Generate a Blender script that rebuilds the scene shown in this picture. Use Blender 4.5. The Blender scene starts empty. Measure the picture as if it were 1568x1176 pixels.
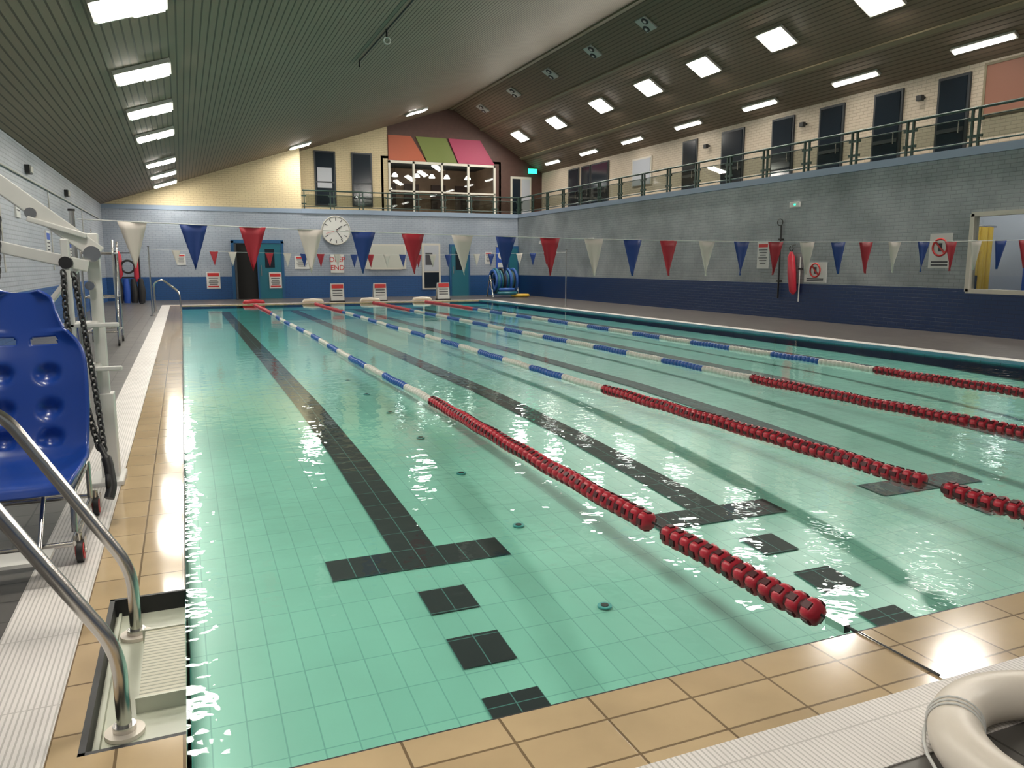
import bpy, math, random
from mathutils import Vector, Matrix
random.seed(7)
S=bpy.context.scene
S.view_settings.view_transform='Standard'
# ---------------------------------------------------------------- node helpers
def newmat(name):
    m=bpy.data.materials.new(name); m.use_nodes=True
    nt=m.node_tree; nt.nodes.clear()
    return m,nt,nt.nodes,nt.links
def M(name,col,rough=.5,metal=0,emit=0,ecol=None,noise=0,nscale=8,coat=0,bump=0):
    m,nt,N,L=newmat(name)
    o=N.new('ShaderNodeOutputMaterial'); p=N.new('ShaderNodeBsdfPrincipled')
    L.new(p.outputs[0],o.inputs[0])
    c=(*col,1)
    p.inputs['Base Color'].default_value=c
    p.inputs['Roughness'].default_value=rough; p.inputs['Metallic'].default_value=metal
    p.inputs['Coat Weight'].default_value=coat
    if emit:
        p.inputs['Emission Color'].default_value=(*(ecol or col),1); p.inputs['Emission Strength'].default_value=emit
    if noise or bump:
        g=N.new('ShaderNodeNewGeometry'); t=N.new('ShaderNodeTexNoise'); t.inputs['Scale'].default_value=nscale; t.inputs['Detail'].default_value=4
        L.new(g.outputs['Position'],t.inputs['Vector'])
        if noise:
            mx=N.new('ShaderNodeMix'); mx.data_type='RGBA'
            mx.inputs[6].default_value=tuple(x*(1-noise) for x in col)+(1,); mx.inputs[7].default_value=tuple(min(1,x*(1+noise)) for x in col)+(1,)
            L.new(t.outputs['Fac'],mx.inputs[0]); L.new(mx.outputs[2],p.inputs['Base Color'])
        if bump:
            b=N.new('ShaderNodeBump'); b.inputs['Strength'].default_value=bump; b.inputs['Distance'].default_value=.01
            L.new(t.outputs['Fac'],b.inputs['Height']); L.new(b.outputs[0],p.inputs['Normal'])
    return m
def math_(N,L,op,a,b=None,c=None,clamp=False):
    n=N.new('ShaderNodeMath'); n.operation=op; n.use_clamp=clamp
    for i,x in enumerate((a,b,c)):
        if x is None: continue
        if isinstance(x,(int,float)): n.inputs[i].default_value=x
        else: L.new(x,n.inputs[i])
    return n.outputs[0]
def mixc(N,L,f,a,b):
    n=N.new('ShaderNodeMix'); n.data_type='RGBA'
    for i,x in ((0,f),(6,a),(7,b)):
        if isinstance(x,(int,float)): n.inputs[i].default_value=x
        elif isinstance(x,tuple): n.inputs[i].default_value=(*x,1)
        else: L.new(x,n.inputs[i])
    return n.outputs[2]
def base(name,rough=.5):
    m,nt,N,L=newmat(name)
    o=N.new('ShaderNodeOutputMaterial'); p=N.new('ShaderNodeBsdfPrincipled'); L.new(p.outputs[0],o.inputs[0])
    p.inputs['Roughness'].default_value=rough
    g=N.new('ShaderNodeNewGeometry'); s=N.new('ShaderNodeSeparateXYZ'); L.new(g.outputs['Position'],s.inputs[0])
    return m,N,L,p,s.outputs[0],s.outputs[1],s.outputs[2],g.outputs['Position']
def comb(N,L,x,y,z=0.0):
    c=N.new('ShaderNodeCombineXYZ')
    for i,v in enumerate((x,y,z)):
        if isinstance(v,(int,float)): c.inputs[i].default_value=v
        else: L.new(v,c.inputs[i])
    return c.outputs[0]
def brick(N,L,vec,w,h,mort,c1=(1,1,1),c2=(.9,.9,.9),cm=(0,0,0),off=.5,bias=0):
    b=N.new('ShaderNodeTexBrick'); b.offset=off; b.inputs['Scale'].default_value=1
    b.inputs['Brick Width'].default_value=w; b.inputs['Row Height'].default_value=h; b.inputs['Mortar Size'].default_value=mort
    b.inputs['Color1'].default_value=(*c1,1); b.inputs['Color2'].default_value=(*c2,1); b.inputs['Mortar'].default_value=(*cm,1)
    b.inputs['Mortar Smooth'].default_value=.2; b.inputs['Bias'].default_value=bias
    L.new(vec,b.inputs['Vector']); return b
def noise(N,L,vec,sc,det=4,rough=.5):
    t=N.new('ShaderNodeTexNoise'); t.inputs['Scale'].default_value=sc; t.inputs['Detail'].default_value=det; t.inputs['Roughness'].default_value=rough
    L.new(vec,t.inputs['Vector']); return t.outputs['Fac']
def bumpn(N,L,p,h,st=.4,d=.005):
    b=N.new('ShaderNodeBump'); b.inputs['Strength'].default_value=st; b.inputs['Distance'].default_value=d
    L.new(h,b.inputs['Height']); L.new(b.outputs[0],p.inputs['Normal'])
def wallmat(name,pale,dark,blue,rough=.5,band=.87):
    m,N,L,p,x,y,z,pos=base(name,rough)
    u=math_(N,L,'ADD',x,y); v=comb(N,L,u,z)
    b=brick(N,L,v,.225,.075,.007)
    n1=noise(N,L,pos,.55,6,.65)
    n1=math_(N,L,'MULTIPLY_ADD',n1,3.2,-1.1)
    cl=N.new('ShaderNodeClamp'); L.new(n1,cl.inputs[0])
    up=mixc(N,L,cl.outputs[0],dark,pale)
    isb=math_(N,L,'LESS_THAN',z,band)
    c=mixc(N,L,isb,up,blue)
    mm=N.new('ShaderNodeMix'); mm.data_type='RGBA'; mm.blend_type='MULTIPLY'; mm.inputs[0].default_value=.3
    L.new(c,mm.inputs[6]); L.new(b.outputs['Color'],mm.inputs[7]); L.new(mm.outputs[2],p.inputs['Base Color'])
    inv=math_(N,L,'SUBTRACT',1.0,b.outputs['Fac']); bumpn(N,L,p,inv,.6,.006)
    return m
m_wall=wallmat('painted_brick_pale',(.345,.385,.45),(.245,.285,.345),(.007,.065,.21),.45)
m_wallR=wallmat('painted_brick_weathered',(.40,.43,.45),(.20,.23,.24),(.004,.030,.12),.4)
m_wallL=wallmat('painted_brick_left',(.40,.43,.48),(.31,.34,.39),(.02,.09,.27),.5)
m_cream=wallmat('cream_brick',(.60,.50,.31),(.54,.44,.27),(.7,.6,.4),.6,-5)
m_pink=wallmat('gallery_cream_brick',(.58,.49,.38),(.50,.42,.32),(.7,.6,.4),.6,-5)
def ceil(name,c1,c2,per):
    m,N,L,p,x,y,z,pos=base(name,.6)
    f=math_(N,L,'FRACT',math_(N,L,'DIVIDE',x,per))
    g=math_(N,L,'LESS_THAN',f,.22)
    h=math_(N,L,'SMOOTH_MIN',math_(N,L,'MULTIPLY',f,5.0),1.0,.3)
    n=noise(N,L,pos,.6,3); cc=mixc(N,L,n,c1,c2)
    L.new(mixc(N,L,math_(N,L,'MULTIPLY',g,.55),cc,(.02,.017,.013)),p.inputs['Base Color'])
    p.inputs['Specular IOR Level'].default_value=.3
    bumpn(N,L,p,h,.5,.01); return m
m_ceilL=ceil('ceiling_slats_olive',(.205,.155,.11),(.27,.21,.155),.10)
m_ceilR=ceil('ceiling_slats_brown',(.17,.12,.082),(.23,.165,.115),.10)
def tiles(name,w,h,col,col2,mort,mcol,rough,off=0,swap=False,ox=0,oy=0,nz=.0,coat=0,bst=.5):
    m,N,L,p,x,y,z,pos=base(name,rough)
    a=math_(N,L,'ADD',x,ox+58.0); b_=math_(N,L,'ADD',y,oy+58.0)
    v=comb(N,L,b_,a) if swap else comb(N,L,a,b_)
    b=brick(N,L,v,w,h,mort,col,col2,mcol,off)
    c=b.outputs['Color']
    if nz:
        n=noise(N,L,pos,3,5)
        n=math_(N,L,'ADD',n,.45)
        mm=N.new('ShaderNodeMix'); mm.data_type='RGBA'; mm.blend_type='MULTIPLY'; mm.inputs[0].default_value=nz
        L.new(c,mm.inputs[6]); L.new(n,mm.inputs[7]); c=mm.outputs[2]
    L.new(c,p.inputs['Base Color'])
    inv=math_(N,L,'SUBTRACT',1.0,b.outputs['Fac']); bumpn(N,L,p,inv,bst,.004)
    return m
BE1,BE2=(.56,.42,.25),(.49,.36,.21)
m_copX=tiles('coping_tile_x',.29,.175,BE1,BE2,.0045,(.20,.14,.08),.14,ox=.1,oy=-1.58+.05,nz=.5,bst=.2)
m_copY=tiles('coping_tile_y',.29,.17,BE1,BE2,.0045,(.20,.14,.08),.09,swap=True,ox=.41+.14,nz=.5,bst=.15)
m_copR=tiles('coping_tile_teal',.29,.175,(.03,.20,.24),(.02,.15,.2),.006,(.02,.06,.08),.2,swap=True)
m_white=tiles('white_grip_tile',.5,.016,(.80,.76,.73),(.76,.72,.69),.003,(.53,.50,.47),.4,swap=True,nz=.3)
m_whiteX=tiles('white_grip_tile_x',.016,.5,(.80,.76,.73),(.76,.72,.69),.003,(.53,.50,.47),.4,nz=.3)
m_deck=tiles('deck_tile_dark',.2,.2,(.14,.13,.12),(.10,.095,.09),.005,(.045,.045,.04),.35,nz=.6)
m_deckR=tiles('deck_tile_brown',.2,.2,(.12,.105,.092),(.095,.082,.072),.005,(.05,.045,.04),.3,nz=.6)
def poolfloor():
    m,N,L,p,x,y,z,pos=base('pool_floor_tile_depth_tint',.3)
    v=comb(N,L,math_(N,L,'ADD',x,60.0),math_(N,L,'ADD',y,60.12))
    b=brick(N,L,v,.125,.25,.003,(.31,.68,.55),(.28,.63,.51),(.19,.48,.40),0)
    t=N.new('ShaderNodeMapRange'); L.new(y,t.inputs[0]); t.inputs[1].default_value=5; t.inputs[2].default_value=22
    c=mixc(N,L,t.outputs[0],b.outputs['Color'],(.03,.40,.42))  # darker teal with distance: water's light absorption painted into the tile colour
    n=noise(N,L,pos,.8,3)
    n=math_(N,L,'ADD',n,.45)
    mm=N.new('ShaderNodeMix'); mm.data_type='RGBA'; mm.blend_type='MULTIPLY'; mm.inputs[0].default_value=.6
    L.new(c,mm.inputs[6]); L.new(n,mm.inputs[7])
    L.new(mm.outputs[2],p.inputs['Base Color']); return m
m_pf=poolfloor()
m_black=tiles('lane_mark_tile',.125,.25,(.002,.008,.011),(.003,.011,.014),.003,(.06,.20,.18),.6,ox=2.0,oy=2.12)
m_pw=M('pool_wall_tile',(.05,.38,.38),.3)
def schlick(N,L,f0,nrm=None):
    lw=N.new('ShaderNodeLayerWeight'); lw.inputs['Blend'].default_value=.5
    if nrm is not None: L.new(nrm,lw.inputs['Normal'])
    p5=math_(N,L,'POWER',lw.outputs['Facing'],5.0)
    return math_(N,L,'MULTIPLY_ADD',p5,1-f0,f0)
def water():
    m,nt,N,L=newmat('pool_water')
    o=N.new('ShaderNodeOutputMaterial'); g=N.new('ShaderNodeNewGeometry')
    s=N.new('ShaderNodeSeparateXYZ'); L.new(g.outputs['Position'],s.inputs[0])
    n1=noise(N,L,g.outputs['Position'],.9,2,.45); n2=noise(N,L,g.outputs['Position'],7.5,2,.5); n3=noise(N,L,g.outputs['Position'],.35,2,.5)
    amp=math_(N,L,'MULTIPLY_ADD',n3,.032,-.0062)
    far=math_(N,L,'MULTIPLY',math_(N,L,'ADD',s.outputs[1],-6.5),.11,clamp=True)
    amp=math_(N,L,'MULTIPLY',amp,math_(N,L,'MULTIPLY_ADD',far,-.8,1.0))
    h=math_(N,L,'ADD',math_(N,L,'MULTIPLY',n1,.012),math_(N,L,'MULTIPLY',n2,amp))
    b=N.new('ShaderNodeBump'); b.inputs['Strength'].default_value=1; b.inputs['Distance'].default_value=.42; L.new(h,b.inputs['Height'])
    fac=math_(N,L,'MULTIPLY',schlick(N,L,.024,b.outputs[0]),.8)
    gl=N.new('ShaderNodeBsdfGlossy'); gl.inputs['Roughness'].default_value=.03; gl.inputs['Color'].default_value=(.92,1,1,1); L.new(b.outputs[0],gl.inputs['Normal'])
    tr=N.new('ShaderNodeBsdfTransparent'); tr.inputs[0].default_value=(.92,.99,.97,1)
    mx=N.new('ShaderNodeMixShader'); L.new(fac,mx.inputs[0]); L.new(tr.outputs[0],mx.inputs[1]); L.new(gl.outputs[0],mx.inputs[2])
    L.new(mx.outputs[0],o.inputs[0]); return m
m_water=water()
def glass(name,tint,f0=.05):
    m,nt,N,L=newmat(name)
    o=N.new('ShaderNodeOutputMaterial'); f=schlick(N,L,f0)
    gl=N.new('ShaderNodeBsdfGlossy'); gl.inputs['Roughness'].default_value=.02
    tr=N.new('ShaderNodeBsdfTransparent'); tr.inputs[0].default_value=(*tint,1)
    mx=N.new('ShaderNodeMixShader'); L.new(f,mx.inputs[0]); L.new(tr.outputs[0],mx.inputs[1]); L.new(gl.outputs[0],mx.inputs[2])
    L.new(mx.outputs[0],o.inputs[0]); return m
m_glass=glass('window_glass',(.85,.88,.88)); m_smoke=glass('balustrade_glass',(.50,.54,.50))
m_chrome=M('brushed_stainless',(.62,.60,.57),.22,1)
m_wp=M('white_powder_coat',(.64,.63,.60),.4,noise=.08)
m_wplas=M('white_plastic',(.74,.67,.58),.35)
m_blackm=M('black_rubber',(.015,.015,.016),.5)
m_rail=M('dark_green_rail',(.02,.045,.035),.4)
m_bluep=M('blue_seat_plastic',(.012,.055,.31),.3,coat=.2)
m_red=M('red_float',(.50,.03,.05),.32); m_redd=M('red_float_core',(.07,.008,.012),.5)
m_fw=M('white_float',(.62,.60,.54),.4); m_fb=M('blue_float',(.02,.09,.34),.35)
m_flw=M('pennant_white',(.56,.51,.46),.6); m_flb=M('pennant_blue',(.01,.04,.20),.6); m_flr=M('pennant_red',(.34,.012,.025),.6)
m_str=M('string',(.6,.6,.58),.7)
m_lamp=M('lamp_panel',(1,1,1),.5,emit=54,ecol=(1,.945,.84))
m_lampR=M('lamp_panel_bright',(1,1,1),.5,emit=122,ecol=(1,.945,.85))
m_strip=M('strip_lamp',(1,1,1),.5,emit=15,ecol=(1,.96,.90))
m_house=M('lamp_housing',(.45,.44,.40),.5)
m_doord=M('door_dark_glass',(.012,.018,.026),.12)
m_frameb=M('dark_door_frame',(.03,.035,.04),.4)
m_teal=M('teal_door',(.01,.12,.17),.4); m_bluef=M('blue_frame',(.01,.08,.20),.4)
m_signw=M('sign_white',(.60,.60,.58),.5); m_signr=M('sign_red',(.5,.02,.02),.5); m_ink=M('sign_ink',(.04,.04,.05),.6); m_signb=M('sign_blue',(.02,.08,.4),.5)
m_trim=M('ledge_trim_blue',(.23,.29,.38),.5); m_dark=M('dark_void',(.01,.01,.01),.9)
m_brown=M('brown_panelling',(.065,.027,.018),.6,noise=.2); m_wframe=M('white_window_frame',(.55,.52,.45),.5)
m_or=M('panel_orange',(.34,.075,.03),.6); m_gr=M('panel_green',(.12,.15,.028),.6); m_pk=M('panel_pink',(.30,.025,.075),.6)
m_terr=M('terracotta_panel',(.26,.11,.07),.6); m_cafe=M('cafe_interior',(.30,.18,.11),.7,noise=.4,nscale=2)
m_yel=M('yellow_panel',(.60,.40,.04),.5); m_inter=M('office_interior',(.40,.42,.46),.7)
m_gsign=M('exit_sign_green',(.0,.5,.3),.5,emit=1.6,ecol=(.05,.9,.55))
# ---------------------------------------------------------------- mesh builder
def fillet(pts,r,n=6):
    P=[Vector(p) for p in pts]; out=[P[0]]
    for i in range(1,len(P)-1):
        a,b,c=P[i-1],P[i],P[i+1]; d1=(a-b); d2=(c-b)
        k=min(r,d1.length*.49,d2.length*.49); s=b+d1.normalized()*k; e=b+d2.normalized()*k
        for j in range(n+1):
            t=j/n; out.append((1-t)**2*s+2*t*(1-t)*b+t*t*e)
    out.append(P[-1]); return out
class B:
    def __init__(s): s.v=[];s.f=[];s.m=[];s.sm=[];s.mats=[]
    def mi(s,mat):
        if mat not in s.mats: s.mats.append(mat)
        return s.mats.index(mat)
    def add(s,vs,fs,mat,smooth=False):
        o=len(s.v); s.v+= [tuple(v) for v in vs]; k=s.mi(mat)
        for f in fs: s.f.append(tuple(i+o for i in f)); s.m.append(k); s.sm.append(smooth)
    def box(s,c,d,mat,rot=None,bev=0):
        x,y,z=[q/2 for q in d]
        vs=[Vector((a*x,b*y,e*z)) for a in(-1,1) for b in(-1,1) for e in(-1,1)]
        if rot is not None: vs=[rot@v for v in vs]
        vs=[v+Vector(c) for v in vs]
        s.add(vs,[(0,1,3,2),(4,6,7,5),(0,4,5,1),(2,3,7,6),(0,2,6,4),(1,5,7,3)],mat)
    def bb(s,x0,x1,y0,y1,z0,z1,mat): s.box(((x0+x1)/2,(y0+y1)/2,(z0+z1)/2),(x1-x0,y1-y0,z1-z0),mat)
    def quad(s,a,b,c,d,mat): s.add([a,b,c,d],[(0,1,2,3)],mat)
    def tube(s,pts,r,mat,n=12,cap=True,closed=False):
        P=[Vector(p) for p in pts]; m=len(P); R=r if isinstance(r,(list,tuple)) else [r]*m
        T=[]
        for i in range(m):
            if closed: t=P[(i+1)%m]-P[i-1]
            else: t=P[min(i+1,m-1)]-P[max(i-1,0)]
            T.append(t.normalized())
        u=T[0].orthogonal().normalized(); vs=[]
        for i in range(m):
            u=(u-T[i]*u.dot(T[i])).normalized(); w=T[i].cross(u)
            for j in range(n):
                a=2*math.pi*j/n; vs.append(P[i]+(u*math.cos(a)+w*math.sin(a))*R[i])
        fs=[]
        for i in range(m if closed else m-1):
            i2=(i+1)%m
            for j in range(n):
                j2=(j+1)%n; fs.append((i*n+j,i*n+j2,i2*n+j2,i2*n+j))
        s.add(vs,fs,mat,True)
        if cap and not closed:
            s.add(vs[:n],[tuple(range(n))[::-1]],mat); s.add(vs[-n:],[tuple(range(n))],mat)
    def cyl(s,a,b,r,mat,n=16): s.tube([a,b],r,mat,n)
    def ring(s,c,R,r,mat,ax='z',n=32,k=10,sy=1):
        pts=[]
        for i in range(n):
            a=2*math.pi*i/n; p=(R*math.cos(a),R*sy*math.sin(a))
            pts.append({'z':(c[0]+p[0],c[1]+p[1],c[2]),'y':(c[0]+p[0],c[1],c[2]+p[1]),'x':(c[0],c[1]+p[0],c[2]+p[1])}[ax])
        s.tube(pts,r,mat,k,closed=True)
    def disc(s,c,r,mat,ax='z',th=.01,n=32):
        d={'z':(0,0,th/2),'y':(0,th/2,0),'x':(th/2,0,0)}[ax]
        s.tube([Vector(c)-Vector(d),Vector(c)+Vector(d)],r,mat,n)
    def obj(s,name,bevel=0,parent=None):
        me=bpy.data.meshes.new(name); me.from_pydata(s.v,[],s.f)
        for m in s.mats: me.materials.append(m)
        me.polygons.foreach_set('material_index',s.m); me.polygons.foreach_set('use_smooth',s.sm); me.update()
        o=bpy.data.objects.new(name,me); S.collection.objects.link(o)
        if bevel:
            md=o.modifiers.new('b','BEVEL'); md.width=bevel; md.segments=2; md.limit_method='ANGLE'; md.angle_limit=1.0
        if parent: o.parent=parent
        return o
# ---------------------------------------------------------------- dimensions
XL,XR=-.065,10.0; YN,YF=1.93,26.93
CX=-.41; WX=-.66
WL,WR=-2.5,13.5; WF=31.4; WF2=32.9; GX=15.3; WB=-3.5
LZ=3.42; RX,RZ=11.0,7.92; GZ=3.1
def zl(x): return LZ+(RZ-LZ)*(x-WL)/(RX-WL)
SR=-(RZ-5.4)/(GX-RX)
def zr(x): return RZ+SR*(x-RX)
# ---------------------------------------------------------------- shell
D=.02
b=B(); b.bb(WL,WX,WB,WF,-.3,D,m_deck); b.bb(WX,10.6,WB,1.33,-.3,D,m_deck); b.bb(WX,10.6,27.53,WF,-.3,D,m_deckR); b.bb(10.6,WR,WB,WF,-.3,D,m_deckR)
b.obj('floor')
b=B(); b.bb(WX,CX,1.33,27.53,-.3,D+.004,m_white); b.bb(10.35,10.6,1.33,27.53,-.3,D+.004,m_white)
b.bb(CX,10.35,1.33,1.58,-.3,D+.004,m_whiteX); b.bb(CX,10.35,27.28,27.53,-.3,D+.004,m_whiteX); b.obj('trim_1')
NX=-.335
b=B(); b.bb(CX,10.35,1.58,YN,-.3,D,m_copX); b.bb(CX,XL,YN,2.2,-.3,D,m_copY); b.bb(CX,XL,3.27,YF,-.3,D,m_copY); b.bb(CX,NX,2.2,3.27,-.3,D,m_copY)
b.bb(CX,10.35,YF,27.28,-.3,D,m_copX); b.bb(XR,10.35,YN,YF,-.3,D,m_copR); b.obj('trim_2')
b=B(); b.bb(XL,XR,YN-.004,YN+.012,-.28,D-.004,m_blackm); b.bb(XL-.004,XL+.004,3.27,YF,-.28,D-.004,m_blackm); b.obj('trim_3')
prof=[(1.93,-.47),(2.6,-.41),(3.02,-.37),(3.5,-.325),(4.0,-.30),(4.6,-.262),(6,-.19),(8,-.13),(12,-.105),(26.93,-.095)]  # floor raised to its refracted apparent depth; light bending built into the shape
def zf(y):
    for (a,za),(c,zc) in zip(prof,prof[1:]):
        if y<=c: return za+(zc-za)*(y-a)/(c-a)
    return prof[-1][1]
b=B()
ys=[1.93+i*.25 for i in range(101)]
for y0,y1 in zip(ys,ys[1:]):
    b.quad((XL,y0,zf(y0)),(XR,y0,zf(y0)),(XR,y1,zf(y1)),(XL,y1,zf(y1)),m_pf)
b.quad((XL,YN,-.6),(XR,YN,-.6),(XR,YN,0),(XL,YN,0),m_pw); b.quad((XL,YF,-.6),(XR,YF,-.6),(XR,YF,.0),(XL,YF,.0),m_pw)
b.quad((XR,YN,-.6),(XR,YF,-.6),(XR,YF,0),(XR,YN,0),m_pw); b.quad((XL,YN,-.6),(XL,YF,-.6),(XL,YF,0),(XL,YN,0),m_pw)
b.obj('pool_basin')
b=B()
def mark(x0,x1,y0,y1):
    n=max(1,round((y1-y0)/.25))
    for i in range(n):
        a=y0+(y1-y0)*i/n; c=y0+(y1-y0)*(i+1)/n
        b.quad((x0,a,zf(a)+.006),(x1,a,zf(a)+.006),(x1,c,zf(c)+.006),(x0,c,zf(c)+.006),m_black)
for cx in (1.125,3.125,5.0,7.0,9.0):
    mark(cx-.125,cx+.125,4.13,24.75); mark(cx-.5,cx+.5,3.88,4.13); mark(cx-.5,cx+.5,24.75,25)
    for cy in (3.37,2.91,2.46): mark(cx-.125,cx+.125,cy,cy+.24)
b.obj('lane_floor_markings')
b=B()
for k in range(7):
    for x in (1.83,):
        y=3.17+1.08*k; b.disc((x,y,zf(y)+.008),.036,m_pw,th=.008,n=20); b.disc((x,y,zf(y)+.013),.02,m_blackm,th=.004,n=16)
b.obj('pool_floor_inlet')
b=B()
b.quad((XL,YN,0),(XR,YN,0),(XR,YF,0),(XL,YF,0),m_water); b.obj('pool_water')
# walls
b=B(); b.bb(WL-.2,WL,WB,WF+1.6,-.3,LZ+.06,m_wallL); b.obj('wall_left')
b=B(); b.bb(WL,WR+.2,WF,WF+.2,-.3,LZ,m_wall)
b.add([(WL,WF,LZ),(4.4,WF,LZ),(4.4,WF,zl(4.4)),(4.4,WF+.2,LZ),(4.4,WF+.2,zl(4.4))],[(0,1,2),(1,3,4,2)],m_cream); b.obj('wall_far')
b=B(); b.bb(WL,4.4,WF-.03,WF,3.28,LZ+.02,m_trim); b.bb(4.4,WR,WF-.05,WF+.22,3.28,LZ+.03,m_trim); b.bb(WR-.05,WR+.22,WB,WF,3.30,LZ+.03,m_trim); b.obj('trim_4')
wy0,wy1,wz0,wz1=7.2,10.2,.82,2.24
b=B(); b.bb(WR,WR+.2,WB,wy0,-.3,LZ,m_wallR); b.bb(WR,WR+.2,wy1,WF,-.3,LZ,m_wallR); b.bb(WR,WR+.2,wy0,wy1,-.3,wz0,m_wallR); b.bb(WR,WR+.2,wy0,wy1,wz1,LZ,m_wallR); b.obj('wall_right')
b=B(); 
for a,c,e,f in ((wy0,wy1,wz0-.03,wz0+.05),(wy0,wy1,wz1-.05,wz1+.03),(wy0,wy0+.06,wz0,wz1),(wy1-.06,wy1+.02,wz0,wz1),(8.7,8.76,wz0,wz1)): b.bb(WR-.03,WR+.12,a,c,e,f,m_wframe)
b.bb(WR+.05,WR+.06,wy0,wy1,wz0,wz1,m_glass); b.obj('window_1')
b=B(); b.bb(17,17.1,5,13,0,2.9,m_inter); b.bb(13.7,17,12.9,13,0,2.9,m_inter); b.bb(13.7,17,5,5.1,0,2.9,m_inter); b.bb(13.7,17,5,13,-.1,0,m_deck); b.bb(13.7,17,5,13,2.9,3.0,m_inter); b.obj('wall_office')
b=B()
for y in (9.3,10.3,11.3,12.3): b.bb(14.0,16.6,y,y+.08,2.82,2.88,m_strip)
b.obj('office_strip_light')
b=B(); 
for i in range(7):
    x=15.2+.12*i; b.tube([(x,11.6+.03*(i%2),.05),(x,11.6+.03*(i%2),2.1)],.07,m_yel,10)
b.cyl((15.0,11.6,2.12),(16.1,11.6,2.12),.02,m_chrome); b.obj('yellow_curtain')
b=B(); b.bb(16.3,16.9,11,11.06,.05,2.2,m_signb); b.bb(16.33,16.87,10.99,11.0,1.2,2.0,m_doord); b.bb(16.28,16.92,10.98,11.08,0,.06,m_chrome); b.obj('blue_room_divider')
b=B(); b.bb(14.3,15.0,10.7,11.3,.72,.76,m_frameb)
for xx in (14.33,14.97):
    for q in (10.73,11.27): b.cyl((xx,q,0),(xx,q,.72),.02,m_chrome,8)
b.bb(14.5,14.85,11.0,11.04,.8,1.1,m_doord); b.bb(14.63,14.72,10.98,11.06,.76,.82,m_doord); b.obj('office_desk')
b=B(); b.bb(WL,GX,WB-.2,WB,-.3,8.2,m_wall); b.obj('wall_near')
# gallery
b=B(); b.bb(WR+.2,GX,WB,WF2,GZ-.2,GZ,m_deck); b.bb(4.4,WR+.2,WF+.2,WF2,GZ-.2,GZ,m_deck); b.obj('floor_gallery')
b=B(); b.bb(GX,GX+.2,WB,WF2+.2,GZ-.2,5.5,m_pink); b.obj('wall_gallery')
b=B()
y=WF2
b.add([(4.4,y,GZ),(8.2,y,GZ),(8.2,y,zl(8.2)),(4.4,y,zl(4.4))],[(0,1,2,3)],m_cream)
b.add([(8.2,y,5.62),(13.0,y,5.62),(13.0,y,zr(13)),(11,y,RZ),(8.2,y,zl(8.2))],[(0,1,2,3,4)],m_brown)
b.add([(13.0,y,GZ),(GX,y,GZ),(GX,y,zr(GX)),(13.0,y,zr(13))],[(0,1,2,3)],m_brown)
b.quad((4.4,WF,LZ),(4.4,y,LZ),(4.4,y,zl(4.4)),(4.4,WF,zl(4.4)),m_cream); b.obj('wall_gallery_far')
b=B()
for x in (8.2,9.25,10.5,11.7,12.92): b.bb(x,x+.09,y-.08,y,GZ,5.62,m_wframe)
b.bb(8.2,13.01,y-.08,y,5.53,5.63,m_wframe); b.bb(8.2,13,y-.08,y,4.35,4.42,m_wframe); b.bb(8.2,13,y-.08,y,GZ,GZ+.1,m_wframe)
b.bb(8.25,12.95,y-.03,y-.02,GZ,5.55,m_glass); b.obj('window_2')
b=B(); b.bb(8,13.2,36,36.1,GZ,5.8,m_cafe); b.bb(7.9,8,y,36,GZ,5.8,m_cafe); b.bb(13.2,13.3,y,36,GZ,5.8,m_cafe); b.bb(8,13.2,y,36,5.7,5.8,m_dark); b.bb(8,13.2,y,36,GZ-.1,GZ,m_deck)
for x in (8.6,9.7,11.0,12.2): b.bb(x,x+.7,35.9,36,3.9,5.0,m_brown)
b.obj('wall_cafe')
for i,x in enumerate((8.9,9.9,10.6,11.3,12.3)):
    b=B(); b.cyl((x,34.5,5.7),(x,34.5,5.3),.01,m_blackm,6); b.tube([(x,34.5,5.32),(x,34.5,5.25),(x,34.5,5.16)],[.04,.10,.14],m_strip,12); b.obj('cafe_pendant_lamp')
b=B(); zt,zb=6.65,5.64; yy=y-.06
for xa,xb,xc,xd,mm in ((8.22,9.2,9.85,8.22,m_or),(9.4,10.75,11.25,9.9,m_gr),(10.85,12.3,12.98,11.3,m_pk)):
    b.add([(xd,yy,zb),(xc,yy,zb),(xb,yy,zt),(xa,yy,zt),(xd,y,zb),(xc,y,zb),(xb,y,zt),(xa,y,zt)],[(0,1,2,3),(0,4,5,1),(3,2,6,7),(1,5,6,2),(0,3,7,4)],mm)
b.obj('coloured_wall_panels')
# ceiling
b=B(); y0,y1=WB,WF2+.05
b.quad((WL-.2,y0,zl(WL-.2)),(RX,y0,RZ),(RX,y1,RZ),(WL-.2,y1,zl(WL-.2)),m_ceilL); b.quad((RX,y0,RZ),(GX+.2,y0,zr(GX+.2)),(GX+.2,y1,zr(GX+.2)),(RX,y1,RZ),m_ceilR); b.obj('ceiling')
m_beam=M('ceiling_trim',(.22,.18,.11),.5)
b=B()
rotR=Matrix.Rotation(-math.atan(SR),3,'Y'); rotL=Matrix.Rotation(-math.atan((RZ-LZ)/(RX-WL)),3,'Y')
for x,w in ((12.35,.08),(14.25,.12)): b.box((x,(y0+y1)/2,zr(x)-.03),(w,y1-y0,.05),m_beam,rotR)
b.box((RX,(y0+y1)/2,RZ-.04),(.14,y1-y0,.06),m_beam); b.obj('trim_5')
b=B(); b.cyl((3.6,-2,zl(3.6)-.03),(3.6,16.6,zl(3.6)-.03),.014,m_blackm,6)
for q in (4,8,12,14.3,16.6): b.cyl((3.6,q,zl(3.6)),(3.6,q,zl(3.6)-.14),.02,m_blackm,8)
b.ring((3.6,14.3,zl(3.6)-.2),.06,.012,m_wp,'y',16,6); b.obj('ceiling_conduit')
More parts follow.
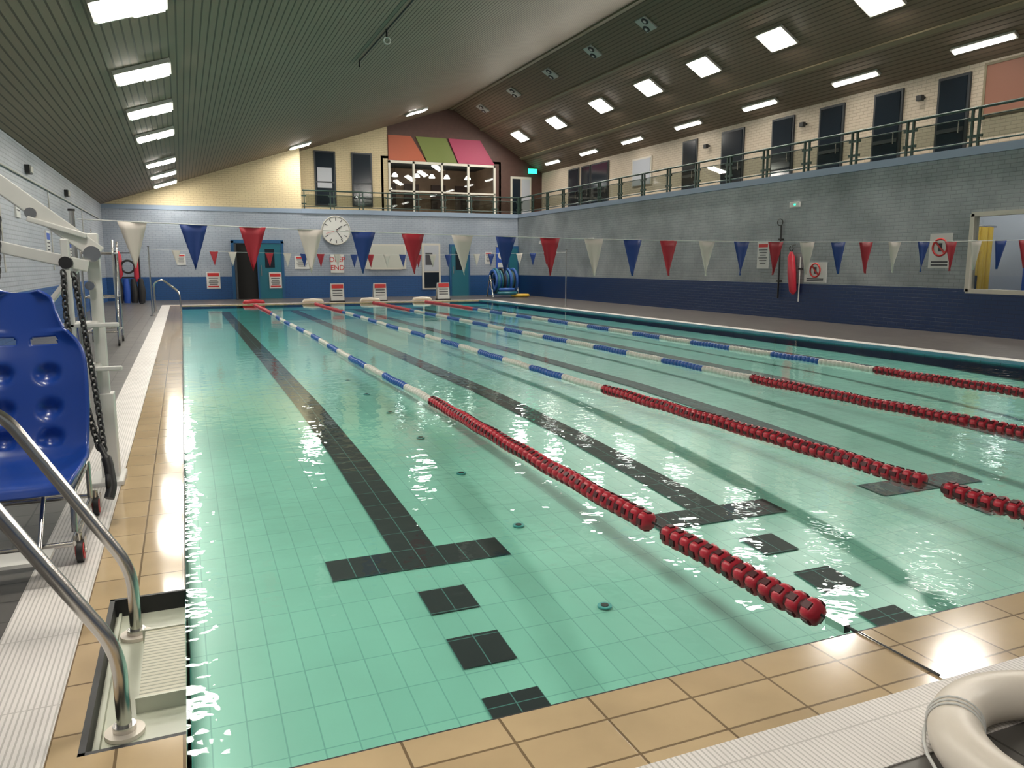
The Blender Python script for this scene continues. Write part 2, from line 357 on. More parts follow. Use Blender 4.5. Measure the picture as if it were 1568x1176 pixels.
# ---------------------------------------------------------------- lights
def lamp(x,y,z,rot,dx,w,d,mt):
    b=B(); V=Vector((x,y,z))
    for s,oy in ((-1,-.04),(1,.04)):
        b.box(V+rot@Vector((s*dx,oy if dx>.15 else 0,-.075)),(w,d,.012),mt,rot)
    b.box(V+rot@Vector((0,0,-.035)),(2*dx+w+.08,d+.12,.06),m_house,rot)
    b.obj('ceiling_light')
for yy in (-.5,3.3,6.6,9.8,13.1,16.1,19.1,24.0,27.2,30.2): lamp(-.37,yy,zl(-.37),rotL,.19,.34,.68,m_lamp)
lamp(4.25,30.2,zl(4.25),rotL,.19,.34,.5,m_lampR); lamp(8.6,29.9,zl(8.6),rotL,.19,.34,.5,m_lampR)
for yy in (.4,3.4,6.4,9.4,12.45,15.4,18.2,20.9,23.8,27.2,30.6): lamp(13.25,yy,zr(13.25),rotR,.14,.255,.76,m_lampR)
for yy in (4.9,8.1,11.3,14.5,17.8,21.1,24.4,27.6,30.8):
    b=B(); x=14.85; z=zr(x); b.box(Vector((x,yy,z))+rotR@Vector((0,0,-.035)),(.16,1.35,.06),m_house,rotR); b.box(Vector((x,yy,z))+rotR@Vector((0,0,-.080)),(.09,1.25,.03),m_strip,rotR); b.obj('gallery_strip_light')
for yy in (12.5,15.5,18.5,21.4,24.3,27.4,30.6):
    b=B(); x=11.6; c=Vector((x,yy,zr(x))); 
    b.box(c+rotR@Vector((0,0,-.03)),(.46,.46,.05),m_house,rotR); 
    for dx in (-.11,.11):
        for r,mm,h in ((.105,m_blackm,-.06),(.045,m_wp,-.075)):
            p=c+rotR@Vector((dx,dx,h)); q=p+rotR@Vector((0,0,-.012)); b.cyl(p,q,r,mm,20)
    b.obj('ceiling_fan_vent')
# ---------------------------------------------------------------- balustrade
b=B()
def rail_run(p0,p1,n):
    p0=Vector(p0);p1=Vector(p1); d=(p1-p0); u=d.normalized(); z0=LZ+.03
    rot=Matrix.Rotation(math.atan2(u.y,u.x),3,'Z')
    b.cyl(p0+Vector((0,0,z0+.70)),p1+Vector((0,0,z0+.70)),.028,m_rail,10)
    b.cyl(p0+Vector((0,0,z0+.10)),p1+Vector((0,0,z0+.10)),.018,m_rail,8)
    for i in range(n+1):
        c=p0+d*i/n
        for s in (-.07,.07):
            b.box(c+u*s+Vector((0,0,z0+.34)),(.035,.05,.70),m_rail,rot)
        for h in (.2,.50): b.box(c+Vector((0,0,z0+h)),(.30,.035,.05),m_rail,rot)
        if i<n:
            e=c+d/n; h0,h1=z0+.14,z0+.54; a0=c+u*.12; a1=e-u*.12
            b.quad(a0+Vector((0,0,h0)),a1+Vector((0,0,h0)),a1+Vector((0,0,h1)),a0+Vector((0,0,h1)),m_smoke)
            b.cyl(a0+Vector((0,0,h1)),a1+Vector((0,0,h1)),.012,m_rail,6)
rail_run((WR+.08,WF+.08,0),(WR+.08,.5,0),22); rail_run((4.45,WF+.08,0),(WR+.08,WF+.08,0),8); b.obj('gallery_balustrade')
def gdoor(name,ya,yb,za,zb,fm=m_frameb,pm=m_doord,rail=True):
    b=B(); x=GX
    b.bb(x-.05,x,ya-.06,yb+.06,za,zb+.06,fm); b.bb(x-.065,x-.05,ya,yb,za+.02,zb,pm)
    if rail: b.bb(x-.08,x-.06,ya,yb,za+1.0,za+1.08,fm); b.cyl((x-.11,ya+.08,za+.95),(x-.11,ya+.08,za+1.2),.012,m_chrome,8)
    b.obj(name)
for i,(ya,yb) in enumerate(((11.9,12.53),(13.55,14.23),(15.26,15.95),(16.98,17.7),(19.0,19.9),(21.25,21.9),(26.85,28.1),(28.3,28.95),(29.3,30.1))): gdoor('door_%d'%(i+1),ya,yb,GZ,5.2)
gdoor('window_3',23.85,25.0,4.1,5.0,m_wframe,m_inter,False); gdoor('window_6',8.0,9.3,4.1,5.1,m_wframe,m_doord,False)
b=B(); b.bb(GX-.03,GX,9.6,11.5,4.35,5.3,m_terr); 
for q in (9.55,11.5): b.bb(GX-.04,GX,q,q+.05,4.3,5.35,m_beam)
b.bb(GX-.04,GX,9.6,11.5,4.3,4.35,m_beam); b.bb(GX-.04,GX,9.6,11.5,5.3,5.35,m_beam); b.obj('terracotta_notice_panel')
for q in (12.95,16.5,20.6):
    b=B(); b.cyl((GX,q,4.95),(GX-.1,q,4.95),.03,m_blackm,10); b.box((GX-.14,q,4.93),(.1,.14,.12),m_blackm); b.obj('wall_speaker',.01)
for i,(xa,xb) in enumerate(((5.22,5.95),(6.73,7.46))):
    b=B(); y=WF2; b.bb(xa-.06,xb+.06,y-.05,y,3.7,5.86,m_frameb); b.bb(xa,xb,y-.065,y-.05,3.76,5.8,m_doord)
    if i==0: b.bb(xa+.05,xb-.1,y-.072,y-.06,4.4,5.2,m_inter)
    b.bb(xa,xb,y-.08,y-.06,4.6,4.66,m_frameb); b.obj('window_%d'%(i+4))
b=B(); y=WF2; b.bb(13.75,14.75,y-.05,y,GZ,5.2,m_wframe); b.bb(13.83,14.22,y-.07,y-.05,GZ,5.1,m_doord); b.bb(14.28,14.67,y-.07,y-.05,GZ,5.1,m_inter); b.obj('door_10')
b=B(); b.box((14.75,y-.2,5.45),(.42,.05,.2),m_gsign); b.box((14.75,y-.1,5.5),(.05,.2,.04),m_house); b.obj('exit_sign')
# ---------------------------------------------------------------- bottom far wall items
def ftext(txt,loc,size,mat,rot,parent):
    c=bpy.data.curves.new('lettering','FONT'); c.body=txt; c.size=size; c.align_x='CENTER'; c.align_y='CENTER'; c.extrude=.002; c.materials.append(mat)
    o=bpy.data.objects.new('lettering',c); S.collection.objects.link(o); o.location=loc; o.rotation_euler=rot; o.parent=parent; return o
RF=(math.pi/2,0,0)
y=WF
b=B()
for a,c,e,f in ((1.74,1.84,0,2.2),(3.55,3.65,0,2.2),(2.66,2.72,0,2.12),(1.74,3.65,2.1,2.24)): b.bb(a,c,y-.07,y,e+D,f,m_bluef)
b.bb(1.84,2.66,y-.012,y-.002,D,2.1,m_dark); b.bb(1.84,1.90,y-.55,y-.07,D,2.08,m_frameb)
b.bb(2.72,3.55,y-.05,y-.01,D,2.1,m_teal); b.bb(2.95,3.3,y-.06,y-.05,1.2,1.9,m_doord); b.cyl((2.80,y-.08,.9),(2.80,y-.08,1.3),.015,m_chrome,8); b.obj('door_11')
b=B(); b.bb(9.16,9.95,y-.05,y,.3,2.18,m_wframe); b.bb(9.24,9.87,y-.06,y-.05,1.05,2.1,m_inter); b.bb(9.24,9.87,y-.06,y-.05,.36,1.0,m_doord); b.bb(9.3,9.6,y-.07,y-.06,1.3,1.8,m_ink); b.obj('window_7')
b=B(); b.bb(10.35,11.25,y-.06,y,D,2.15,m_bluef); b.bb(10.43,11.17,y-.08,y-.06,D,2.07,m_teal); b.bb(10.6,11.0,y-.09,y-.08,1.1,1.9,m_doord); b.cyl((10.5,y-.11,.95),(10.5,y-.11,1.25),.015,m_chrome,8); b.obj('door_12')
b=B(); b.bb(13.0,13.48,y-.06,y,D,2.1,m_bluef); b.bb(13.06,13.42,y-.08,y-.06,D,2.0,m_teal); b.obj('door_13')
b=B(); b.bb(6.81,8.48,y-.03,y,1.14,2.13,m_wframe); b.bb(6.86,8.43,y-.035,y-.03,1.19,2.08,M('whiteboard_surface',(.46,.47,.42),.3)); b.bb(7.0,8.3,y-.08,y-.03,1.12,1.15,m_house); b.obj('whiteboard')
e=bpy.data.objects.new('wall_clock',None); S.collection.objects.link(e); 
b=B(); cx,cz=5.67,2.64; b.disc((cx,y-.04,cz),.56,m_wp,'y',.08,48); b.disc((cx,y-.083,cz),.51,m_signw,'y',.01,48); b.ring((cx,y-.085,cz),.54,.025,m_house,'y',48,8)
for k in range(12):
    a=k*math.pi/6; r=Matrix.Rotation(a,3,'Y'); b.box(Vector((cx,y-.092,cz))+r@Vector((0,0,.43)),(.03,.006,.11),m_ink,r)
for a,l,w in ((.9,.28,.035),(2.5,.4,.022)):
    r=Matrix.Rotation(a,3,'Y'); b.box(Vector((cx,y-.1,cz))+r@Vector((0,0,l/2)),(w,.006,l),m_ink,r)
r=Matrix.Rotation(4.4,3,'Y'); b.box(Vector((cx,y-.106,cz))+r@Vector((0,0,.18)),(.012,.005,.46),m_signr,r)
b.obj('dial',parent=e)
def sign(name,c,w,h,face='y',style='warn',text=None):
    e=bpy.data.objects.new(name,None); S.collection.objects.link(e); b=B(); cx,cy,cz=c
    def bx(u,v,du,dv,m,t):
        if face=='y': b.box((cx+u,cy-t/2,cz+v),(du,t,dv),m)
        else: b.box((cx-t/2,cy-u,cz+v),(t,du,dv),m)
    bx(0,0,w,h,m_signw,.02)
    if style=='warn':
        bx(0,h*.33,w*.84,h*.2,m_signr,.026); 
        for i in range(4): bx(0,h*(.12-.12*i),w*(.7-.1*(i%2)),h*.045,m_ink,.026)
        bx(0,-h*.38,w*.8,h*.08,m_signr,.026)
    elif style=='ban':
        ax='y' if face=='y' else 'x'; cc=(cx,cy-.03,cz+h*.1) if face=='y' else (cx-.03,cy,cz+h*.1)
        R=min(w,h)*.33; b.ring(cc,R,R*.12,m_signr,ax,32,6)
        if face=='y': b.box((cc[0],cc[1],cc[2]),(R*2,.012,R*.2),m_signr,Matrix.Rotation(.8,3,'Y'))
        else: b.box(cc,(.012,R*2,R*.2),m_signr,Matrix.Rotation(.8,3,'X'))
        bx(0,h*.1,R*.5,R*1.0,m_ink,.028)
        for i in range(2): bx(0,-h*(.32+.09*i),w*.75,h*.045,m_ink,.026)
    elif style=='lines':
        bx(0,h*.36,w*.8,h*.12,m_signr,.026)
        for i in range(6): bx(0,h*(.2-.1*i),w*(.75-.12*(i%3)),h*.03,m_ink,.026)
    elif style=='text':
        bx(0,0,w*.94,h*.94,m_signw,.024)
        for i,t in enumerate(text.split()): ftext(t,(cx,cy-.03,cz+h*(.22-.44*i)),h*.38,m_signr,RF,e)
    b.obj('board',parent=e)
sign('deep_end_sign',(5.69,y,1.35),.52,.72,'y','text','DEEP END')
sign('warning_sign',(1.07,y,.74),.48,.62); sign('warning_sign',(3.3,y-.06,.72),.46,.6); sign('poster',(4.33,y,1.4),.55,.5,'y','lines')
sign('poster',(12.1,y,1.6),.3,.5,'y','lines'); sign('poster',(.0,y,1.5),.3,.4,'y','lines')
sign('no_diving_sign',(WR,10.8,1.58),.48,.66,'x','ban'); sign('no_running_sign',(WR,14.0,1.14),.68,.46,'x','ban'); sign('notice_board',(WR,15.8,1.55),.42,.66,'x','lines')
b=B(); b.bb(12.45,12.95,y-.05,y-.03,1.05,2.05,m_signb); b.disc((12.7,y-.055,1.7),.17,m_signw,'y',.01,24); b.bb(12.52,12.88,y-.06,y-.05,1.2,1.4,m_signw); b.cyl((12.42,y-.04,2.07),(12.98,y-.04,2.07),.015,m_chrome,8); b.obj('blue_banner')
for x in (5.0,6.52,8.9):
    b=B(); yy=27.75; z0=D
    b.box((x,yy,z0+.34),(.46,.03,.60),m_signw,Matrix.Rotation(-.12,3,'X')); b.box((x,yy-.045,z0+.54),(.40,.015,.14),m_signr,Matrix.Rotation(-.12,3,'X'))
    for i in range(3): b.box((x,yy-.03,z0+.40-.09*i),(.34,.012,.03),m_ink,Matrix.Rotation(-.12,3,'X'))
    b.box((x,yy-.01,z0+.12),(.40,.02,.05),m_signr,Matrix.Rotation(-.12,3,'X'))
    b.box((x,yy+.15,z0+.30),(.46,.03,.60),m_signw,Matrix.Rotation(.25,3,'X')); b.box((x,yy+.05,z0+.02),(.5,.3,.04),m_blackm); b.obj('lane_closed_board')
for x in (2.15,4.08,6.05,7.95):
    b=B(); b.tube([(x-.35,27.3,D+.03),(x-.3,27.3,D+.07),(x,27.3,D+.09),(x+.3,27.3,D+.07),(x+.35,27.3,D+.03)],[.02,.06,.07,.06,.02],m_red if x<3 else m_wplas,12); b.obj('lane_end_float')
# ---------------------------------------------------------------- lane ropes
def rope(x):
    b=B(); n=10; b.cyl((x,2.0,.012),(x,YF,.012),.006,m_blackm,6)
    y=2.13; pitch=.078
    prR=[(-.030,.016),(-.024,.042),(-.012,.050),(.012,.050),(.024,.042),(.030,.016)]; prW=[(-.038,.018),(-.030,.036),(0,.040),(.030,.036),(.038,.018)]
    while y<26.8:
        if 3.10<y<3.27 or 4.40<y<4.47: y+=.02; continue
        if y<7.15 or y>21.9: mt=m_red; pr=prR
        else: mt=m_fw if int((y-7.15)/.95)%2==0 else m_fb; pr=prW
        k=n if y>6 else 16
        wob=.004*math.sin(y*9+x); ox=.018*math.sin(y*.8+x)
        V=[];F=[]
        for j,(dy,r) in enumerate(pr):
            for i in range(k):
                a=2*math.pi*i/k; rr=r*(1+(.10*math.cos(4*a+y*3) if mt is m_red else .03)); V.append((x+ox+rr*math.cos(a),y+dy,.012+wob+rr*math.sin(a)))
        for j in range(len(pr)-1):
            for i in range(k):
                i2=(i+1)%k; F.append((j*k+i,j*k+i2,(j+1)*k+i2,(j+1)*k+i))
        F.append(tuple(range(k))[::-1]); F.append(tuple(range((len(pr)-1)*k,len(pr)*k)))
        b.add(V,F,mt,True)
        if mt is m_red:
            c0=(x+ox,y+.03,.012+wob); b.cyl(c0,(x+ox,y+.048,.012+wob),.034,m_redd,10)
            if y<9:
                for i in range(4):
                    a=math.pi/4+i*math.pi/2-y*3/4; rr=.042
                    b.box((x+ox+rr*math.cos(a),y,.012+wob+rr*math.sin(a)),(.018,.036,.030),m_redd,Matrix.Rotation(-a,3,'Y'))
        y+=pitch
    b.box((x,2.02,.012),(.03,.09,.03),m_chrome); b.cyl((x,1.98,.02),(x,1.60,D+.004),.006,m_blackm,8); b.box((x,1.75,D+.003),(.014,.34,.004),m_chrome)
    b.obj('lane_rope')
for x in (2.15,4.08,6.05,7.95): rope(x)
# ---------------------------------------------------------------- bunting
def bunting(Y,z0,sag,n,x0,x1,first):
    b=B(); pts=[]
    def zz(x): t=(x-x0)/(x1-x0); return z0-4*sag*t*(1-t)
    for i in range(60): x=x0+(x1-x0)*i/59; pts.append((x,Y,zz(x)))
    b.tube(pts,.004,m_str,6)
    mats=(m_flw,m_flb,m_flr)
    for k in range(n):
        cx=first+k*.455+random.uniform(-.02,.02); z=zz(cx)-.004; w=.105; h=.36; mt=mats[k%3]; tw=random.uniform(-.03,.03); sw=random.uniform(-.012,.012)
        V=[];F=[]; R=7
        for r in range(R):
            t=r/(R-1); ww=w*(1-t)+.001
            for c in range(5):
                s=(c/4*2-1); V.append((cx+s*ww+sw*t,Y+tw*t+.012*math.sin(s*2.4+k)*(.4+t),z-h*t+.004*abs(s)))
        for r in range(R-1):
            for c in range(4): F.append((r*5+c,r*5+c+1,(r+1)*5+c+1,(r+1)*5+c))
        b.add(V,F,mt,True)
    o=b.obj('bunting_pennants'); sd=o.modifiers.new('s','SOLIDIFY'); sd.thickness=.002
    for xx in (x0-.032,x1+.032):
        b=B(); b.cyl((xx,Y,D),(xx,Y,z0+.06),.02,m_chrome,12); b.cyl((xx,Y,D),(xx,Y,D+.02),.06,m_chrome,20); b.cyl((xx,Y,z0+.06),(xx,Y,z0+.075),.026,m_blackm,12); b.obj('bunting_post')
bunting(6.9,1.665,.10,25,-.72,11.0,-.33); bunting(21.9,1.70,.10,24,-.72,11.0,-.1)
# ---------------------------------------------------------------- steps niche + handrails
m_step=tiles('step_ribbed_cream',.5,.022,(.54,.52,.40),(.50,.48,.36),.004,(.28,.29,.22),.45)
m_niche=M('niche_cream',(.50,.52,.42),.35,noise=.12)
b=B(); b.bb(NX,XL,2.2,3.27,-.3,-.05,m_niche); b.bb(NX,NX+.018,2.2,3.27,-.06,D,m_blackm); b.bb(NX,XL,2.2,2.215,-.06,D,m_blackm); b.bb(NX,XL,3.255,3.27,-.06,D,m_blackm)
b.bb(NX+.03,NX+.04,2.23,3.24,-.05,-.03,m_niche); b.bb(-.20,XL,2.5,2.98,-.05,-.005,m_step); b.bb(-.21,XL,2.49,2.5,-.05,0,m_niche); b.bb(-.21,XL,2.98,2.99,-.05,0,m_niche); b.obj('recessed_pool_steps')
for yy in (2.39,3.05):
    b=B(); P=fillet([(-.235,yy,-.049),(-.235,yy,.215),(-.60,yy,.84),(-.80,yy,.86),(-.80,yy,D+.001)],.09,8); b.tube(P,.021,m_chrome,16)
    for p,z in ((-.235,-.049),(-.8,D+.001)):
        b.cyl((p,yy,z),(p,yy,z+.012),.055,m_wplas if z<0 else m_chrome,28); b.cyl((p,yy,z+.012),(p,yy,z+.03),.032,m_chrome,20)
    b.obj('pool_handrail')
for yy in (23.6,24.3):
    b=B(); P=fillet([(-.75,yy,D),(-.75,yy,.80),(-.55,yy,.93),(-.1,yy,.55),(-.08,yy,D)],.12,6); b.tube(P,.021,m_chrome,10); b.cyl((-.75,yy,D),(-.75,yy,D+.02),.05,m_chrome); b.obj('pool_handrail')
# ---------------------------------------------------------------- pool hoist + chair
def beamto(b,a,c,w,h,mat):
    a=Vector(a);c=Vector(c);d=c-a; q=d.to_track_quat('X','Z').to_matrix(); b.box((a+c)/2,(d.length,w,h),mat,q)
b=B()
px,py=-.47,5.2
b.bb(px-.045,px+.05,py-.06,py+.06,D,.56,m_wp); b.bb(px-.035,px+.03,py-.03,py+.03,.5,1.50,m_wp); b.bb(px-.10,px+.08,py-.18,py+.14,D,D+.03,m_wp)
b.bb(px-.14,px-.10,py-.24,py-.20,.62,1.46,m_wp)
for z in (.98,.73): b.bb(px-.26,px+.12,py-.24,py-.21,z-.013,z+.013,m_wp); b.bb(px-.12,px-.0,py-.22,py,z-.013,z+.013,m_wp)
beamto(b,(px+.03,py-.05,1.38),(-1.35,4.95,2.14),.05,.09,m_wp); beamto(b,(px-.02,py-.15,1.31),(-1.35,4.85,1.53),.05,.065,m_wp); beamto(b,(px-.01,py,1.40),(px-.42,py+.15,.90),.03,.03,m_wp)
beamto(b,(px-.02,py-.1,1.48),(px-.30,py-.15,1.57),.03,.03,m_wp)
b.bb(-1.42,-1.27,4.8,5.0,D,2.2,m_wp)
b.disc((px+.0,py-.09,1.38),.045,m_chrome,'y',.04,20); b.disc((px-.12,py-.22,1.33),.034,m_blackm,'y',.05,16)
b.disc((px-.28,py-.12,1.60),.03,m_chrome,'y',.06,16); b.disc((px-.02,py-.1,1.2),.025,m_chrome,'y',.1,16)
b.obj('pool_hoist',.006)
def chain(pts,name,k0=1.0):
    b=B(); P=fillet(pts,.2,8)
    L=[0]
    for a,c in zip(P,P[1:]): L.append(L[-1]+(c-a).length)
    s=0;k=0
    while s<L[-1]-.001:
        j=max(q for q in range(len(L)) if L[q]<=s+1e-9); j=min(j,len(P)-2)
        t=(s-L[j])/max(1e-6,L[j+1]-L[j]); c=P[j].lerp(P[j+1],t); T=(P[j+1]-P[j]).normalized(); u=T.orthogonal().normalized(); w=T.cross(u)
        if k%2: u,w=w,u
        b.tube([c+T*(.024*k0*math.cos(a))+u*(.015*k0*math.sin(a)) for a in [2*math.pi*m/12 for m in range(12)]],.0055*k0,m_blackm,6,closed=True)
        s+=.034*k0; k+=1
    b.obj(name)
chain([(-.60,4.92,1.27),(-.585,4.75,1.0),(-.53,4.6,.72),(-.445,4.42,.38)],'hoist_chain')
chain([(-.55,4.92,1.26),(-.50,4.75,.95),(-.455,4.6,.62),(-.42,4.40,.36)],'hoist_chain')
chain([(-.86,4.8,1.55),(-.865,4.75,1.40),(-.87,4.7,1.24)],'hoist_chain')
gp=fillet([(-.435,4.34,.42),(-.40,4.30,.34),(-.385,4.25,.22),(-.40,4.22,.17)],.03)
b=B(); b.tube(gp,[.014]*2+[.024]*(len(gp)-2),m_blackm,12); b.ring((-.40,4.27,.24),.038,.013,m_blackm,'x',16,8); b.obj('hoist_hand_grip')
cx=-.735
path=[(3.70,.35,.215),(3.74,.39,.25),(3.90,.385,.268),(4.08,.37,.268),(4.20,.385,.262),(4.27,.43,.258),(4.31,.52,.262),(4.34,.64,.268),(4.365,.76,.268),(4.39,.86,.262),(4.41,.93,.235),(4.425,1.00,.180),(4.437,1.08,.148),(4.445,1.15,.128),(4.45,1.185,.075)]
def cr(P,t):
    n=len(P)-1; f=t*n; i=min(int(f),n-1); u=f-i; g=lambda k:P[max(0,min(n,k))]
    return tuple(.5*((2*g(i)[d])+(-g(i-1)[d]+g(i+1)[d])*u+(2*g(i-1)[d]-5*g(i)[d]+4*g(i+1)[d]-g(i+2)[d])*u*u+(-g(i-1)[d]+3*g(i)[d]-3*g(i+1)[d]+g(i+2)[d])*u**3) for d in range(3))
NR,NC=110,45; V=[];F=[]
rows=[cr(path,i/(NR-1)) for i in range(NR)]
def nrm(i):
    a=rows[max(0,i-1)];c=rows[min(NR-1,i+1)]; ty,tz=c[0]-a[0],c[1]-a[1]; l=math.hypot(ty,tz) or 1; return (-tz/l,ty/l)
dim=[(-.1,.62),(.1,.62),(-.1,.79),(.1,.79),(-.1,.48),(.1,.48)]
for i,(yy,zz,w) in enumerate(rows):
    n=nrm(i)
    for j in range(NC):
        s=j/(NC-1)*2-1; up=.06*abs(s)**3.2
        if i<18: up*=i/18
        if zz>1.0: up*=.5
        X=s*w; d=up
        if zz>.44:
            for (dx,dz) in dim:
                q=((X-dx)/.048)**2+((zz-dz)/.04)**2
                if q<2.5: d-=.034*math.exp(-q**2)
        V.append((cx+X,yy+n[0]*d,zz+n[1]*d))
for i in range(NR-1):
    for j in range(NC-1):
        zz=(rows[i][1]); X=(j+.5-(NC-1)/2)/((NC-1)/2)*rows[i][2]
        if .925<zz<.965 and .035<abs(X)<.15: continue
        F.append((i*NC+j,i*NC+j+1,(i+1)*NC+j+1,(i+1)*NC+j))
chair=bpy.data.objects.new('hoist_chair',None); S.collection.objects.link(chair)
b=B(); b.add(V,F,m_bluep,True); o=b.obj('seat_shell',parent=chair); sd=o.modifiers.new('s','SOLIDIFY'); sd.thickness=.016; sd.offset=-1
b=B()
xa,xb=cx-.23,cx+.23; ya,yb=3.82,4.42
for x in (xa,xb):
    b.tube(fillet([(x,ya-.02,.15),(x,ya,.32),(x,yb-.1,.32),(x,yb+.07,.55),(x,yb+.11,1.0)],.06),.013,m_chrome,10)
    b.tube(fillet([(x,ya-.1,.12),(x,yb+.08,.12)],.05),.013,m_chrome,10); b.cyl((x,yb,.12),(x,yb,.32),.013,m_chrome,10)
for y_,z_ in ((ya-.1,.12),(yb+.08,.12),(ya,.32),(yb-.1,.32),(ya+.05,.32)): b.cyl((xa,y_,z_),(xb,y_,z_),.012,m_chrome,10)
for x in (xa,xb):
    for y_ in (ya-.06,yb+.04):
        sx=.02 if x>cx else -.02
        b.cyl((x+sx,y_,.12),(x+sx,y_,.155),.012,m_chrome,8)
        for q in (-.022,.022): b.box((x+sx+q,y_,.105),(.004,.035,.07),m_chrome)
        b.disc((x+sx,y_,.072),.05,m_blackm,'x',.026,24); b.disc((x+sx,y_,.072),.036,m_signr,'x',.034,20); b.disc((x+sx,y_,.072),.012,m_chrome,'x',.05,12)
b.box((cx,ya-.26,.13),(.34,.16,.015),m_wp); 
for x in (cx-.12,cx+.12): b.cyl((x,ya-.22,.13),(x,ya,.32),.01,m_chrome,8)
b.obj('wheeled_frame',parent=chair)
# left wall items
for yy,z,w,h in ((12.0,2.45,.5,.45),(15.5,2.35,.35,.5),(22,1.6,.5,.6),(18.5,1.7,.45,.6)):
    b=B(); b.bb(WL,WL+.03,yy-w/2,yy+w/2,z-h/2,z+h/2,m_signw); b.bb(WL+.03,WL+.034,yy-w*.42,yy+w*.42,z+h*.2,z+h*.42,m_signb)
    for i in range(4): b.bb(WL+.03,WL+.034,yy-w*.38,yy+w*.3,z+h*(.08-.12*i),z+h*(.12-.12*i),m_ink)
    b.obj('wall_notice')
for yy in (9,12.8,16.8,22):
    b=B(); b.bb(WL,WL+.08,yy-.15,yy+.15,2.95,3.1,m_blackm); b.bb(WL+.08,WL+.10,yy-.12,yy+.12,2.97,3.08,m_house); b.obj('emergency_light')
b=B()
b.cyl((WL+.03,2,2.85),(WL+.03,30,2.85),.015,m_house,8)
for q in (10,14,19,25): b.cyl((WL+.03,q,2.85),(WL+.03,q,1.2),.012,m_house,8)
b.obj('wall_conduit')
b=B()
for x in (-1.45,-1.0):
    for y_ in (14.0,14.9): b.tube(fillet([(x,y_,D+.06),(x,y_,1.55),(x+.0,y_+.1,1.7)],.06),.018,m_chrome,10); b.disc((x,y_,D+.05),.05,m_blackm,'x',.03,16)
for z in (.25,.8,1.5):
    b.cyl((-1.45,14,z),(-1.0,14,z),.014,m_chrome,8); b.cyl((-1.45,14.9,z),(-1.0,14.9,z),.014,m_chrome,8); b.cyl((-1.45,14,z),(-1.45,14.9,z),.014,m_chrome,8); b.cyl((-1.0,14,z),(-1.0,14.9,z),.014,m_chrome,8)
b.cyl((-1.0,14,.3),(-1.0,14.9,1.45),.012,m_chrome,8); b.obj('equipment_trolley')
b=B()
for x in (-2.0,-1.3): b.cyl((x,29,D),(x,29,1.75),.025,m_blackm,10); b.box((x,29,D+.02),(.1,.5,.04),m_blackm)
b.cyl((-2.0,29,1.7),(-1.3,29,1.7),.02,m_blackm,8); b.cyl((-2.0,29,.9),(-1.3,29,.9),.02,m_blackm,8)
b.tube([(-1.9,28.93,1.75),(-1.9,28.93,1.6),(-1.88,28.93,1.0),(-1.9,28.93,.85)],[.03,.09,.09,.03],m_red,12); b.tube([(-1.4,28.93,1.6),(-1.4,28.93,1.45),(-1.4,28.93,.9),(-1.4,28.93,.75)],[.03,.08,.08,.03],m_red,12)
for i,mm in enumerate((m_blackm,m_signb,m_blackm,m_blackm)): b.tube([(-1.95+.22*i,28.9,.05),(-1.93+.22*i,28.9,.4),(-1.95+.22*i,28.9,.85)],[.10,.13,.08],mm,12)
b.ring((-1.64,28.9,1.25),.2,.035,m_blackm,'y',24,8); b.obj('rescue_equipment_stand')
b=B(); b.cyl((-2.42,26.5,D),(-2.42,26.5,2.2),.02,m_chrome,8); b.ring((-2.42,26.5,2.28),.09,.012,m_chrome,'x',16,6); b.cyl((-2.36,26.9,D),(-2.36,26.9,2.1),.016,m_red,8); b.obj('rescue_pole')
b=B(); c=(12.0,29.5)
for s in (-.56,.56): b.tube(fillet([(c[0]+s,c[1]-.35,D),(c[0]+s,c[1],.90),(c[0]+s,c[1]+.35,D)],.05),.028,m_chrome,10)
b.cyl((c[0]-.6,c[1],.72),(c[0]+.6,c[1],.72),.05,m_chrome,12)
for i in range(11): b.ring((c[0]-.43+.086*i,c[1],.66),.42+.06*math.sin(i*2),.055,(m_fb,m_teal,m_fb,m_teal,m_blackm)[i%5],'x',28,8)
b.ring((c[0]+.45,c[1]-.75,.10),.33,.06,m_yel,'z',28,8,.7); b.ring((c[0]-.15,c[1]-.8,.20),.34,.07,m_teal,'z',28,8,.7); b.ring((c[0]-.15,c[1]-.78,.34),.28,.06,m_fb,'z',28,8,.7); b.obj('hose_reel')
b=B(); x=WR-.12
b.tube([(x,14.7,1.62),(x,14.69,1.5),(x,14.64,1.1),(x,14.58,.7),(x,14.56,.62)],[.03,.085,.1,.085,.03],m_red,14); b.ring((x,14.7,1.7),.06,.012,m_blackm,'x',16,6)
b.cyl((WR,14.7,1.78),(x-.02,14.7,1.76),.015,m_chrome,8); b.obj('rescue_torpedo_buoy')
b=B(); b.cyl((WR-.06,15.15,.5),(WR-.06,15.15,2.25),.022,m_blackm,10); b.cyl((WR-.06,14.45,.45),(WR-.06,14.45,1.5),.014,m_wp,8)
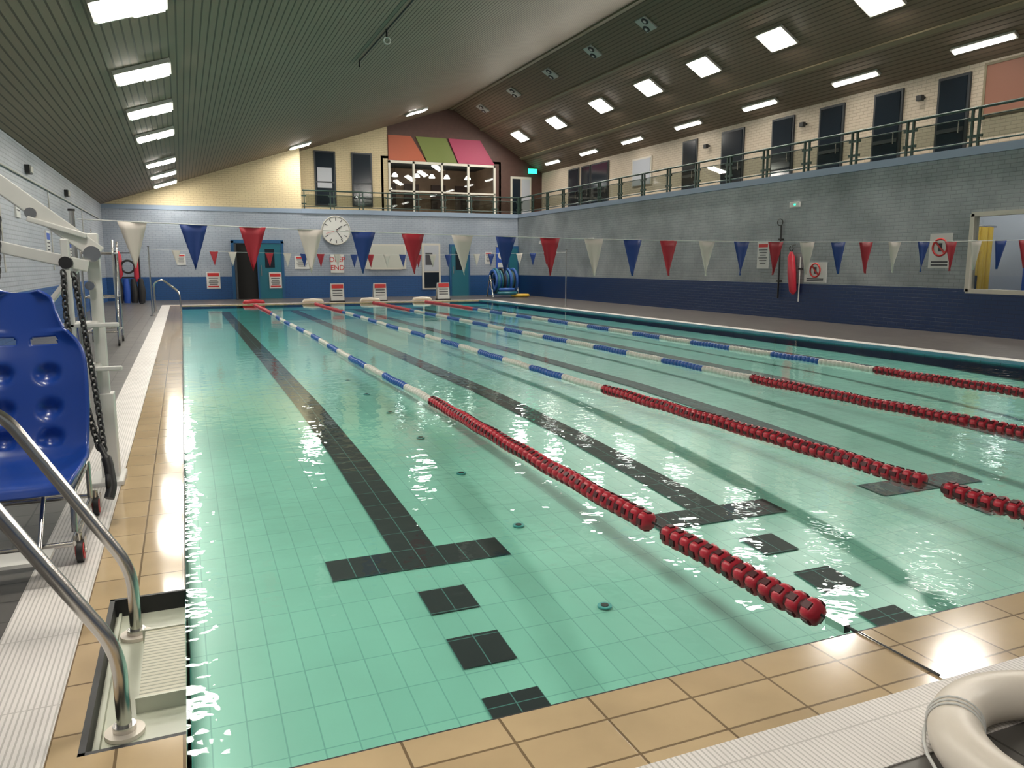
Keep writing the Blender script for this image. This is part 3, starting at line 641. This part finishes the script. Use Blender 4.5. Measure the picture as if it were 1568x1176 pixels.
for z in (.9,1.9): b.bb(WR-.09,WR,15.1,15.2,z,z+.04,m_blackm)
b.bb(WR-.08,WR,14.41,14.49,1.2,1.24,m_blackm); b.ring((WR-.10,15.15,2.33),.08,.012,m_blackm,'y',16,6); b.obj('reaching_pole')
for yy,z in ((14.75,2.72),(24.8,2.2),(29.0,2.2)):
    b=B(); b.bb(WR-.06,WR,yy-.16,yy+.16,z-.06,z+.06,m_wp); b.bb(WR-.07,WR-.06,yy-.05,yy+.01,z-.02,z+.02,m_gsign if yy<20 else m_house); b.obj('wall_call_unit',.01)
# ---------------------------------------------------------------- life ring
b=B(); lc=(2.035,1.075,D+.070)
b.ring(lc,.305,.068,m_wplas,'z',64,20)
for a in (.6,2.2,3.75,5.3):
    T=Vector((-math.sin(a),math.cos(a),0)); c=Vector((lc[0]+.305*math.cos(a),lc[1]+.305*math.sin(a),lc[2])); u=Vector((math.cos(a),math.sin(a),0)); w=Vector((0,0,1))
    for k in (-.02,0,.02):
        b.tube([c+T*k+(u*math.cos(t)+w*math.sin(t))*.070 for t in [2*math.pi*i/20 for i in range(20)]],.003,m_str,6,closed=True)
P=[]
for i in range(40):
    a=2*math.pi*i/40; r=.378+.003*math.cos(4*a+1.6); P.append((lc[0]+r*math.cos(a),lc[1]+r*math.sin(a),lc[2]-.04))
b.tube(P,.005,m_str,6,closed=True); b.tube([(lc[0]-.24,lc[1]+.10,lc[2]-.05),(lc[0],lc[1]-.02,lc[2]-.060),(lc[0]+.25,lc[1]-.12,lc[2]-.05)],.008,m_house,8); b.obj('life_ring')
# ---------------------------------------------------------------- world + camera
w=bpy.data.worlds.new('World'); S.world=w; w.use_nodes=True; w.node_tree.nodes['Background'].inputs[0].default_value=(.02,.02,.025,1)
cam=bpy.data.cameras.new('Camera'); co=bpy.data.objects.new('Camera',cam); S.collection.objects.link(co); S.camera=co
cam.sensor_width=36; cam.lens=36*1190/1568; cam.clip_start=.05
co.location=(0,0,1.32); co.rotation_euler=(math.radians(90-8.74),0,math.radians(-22.8))
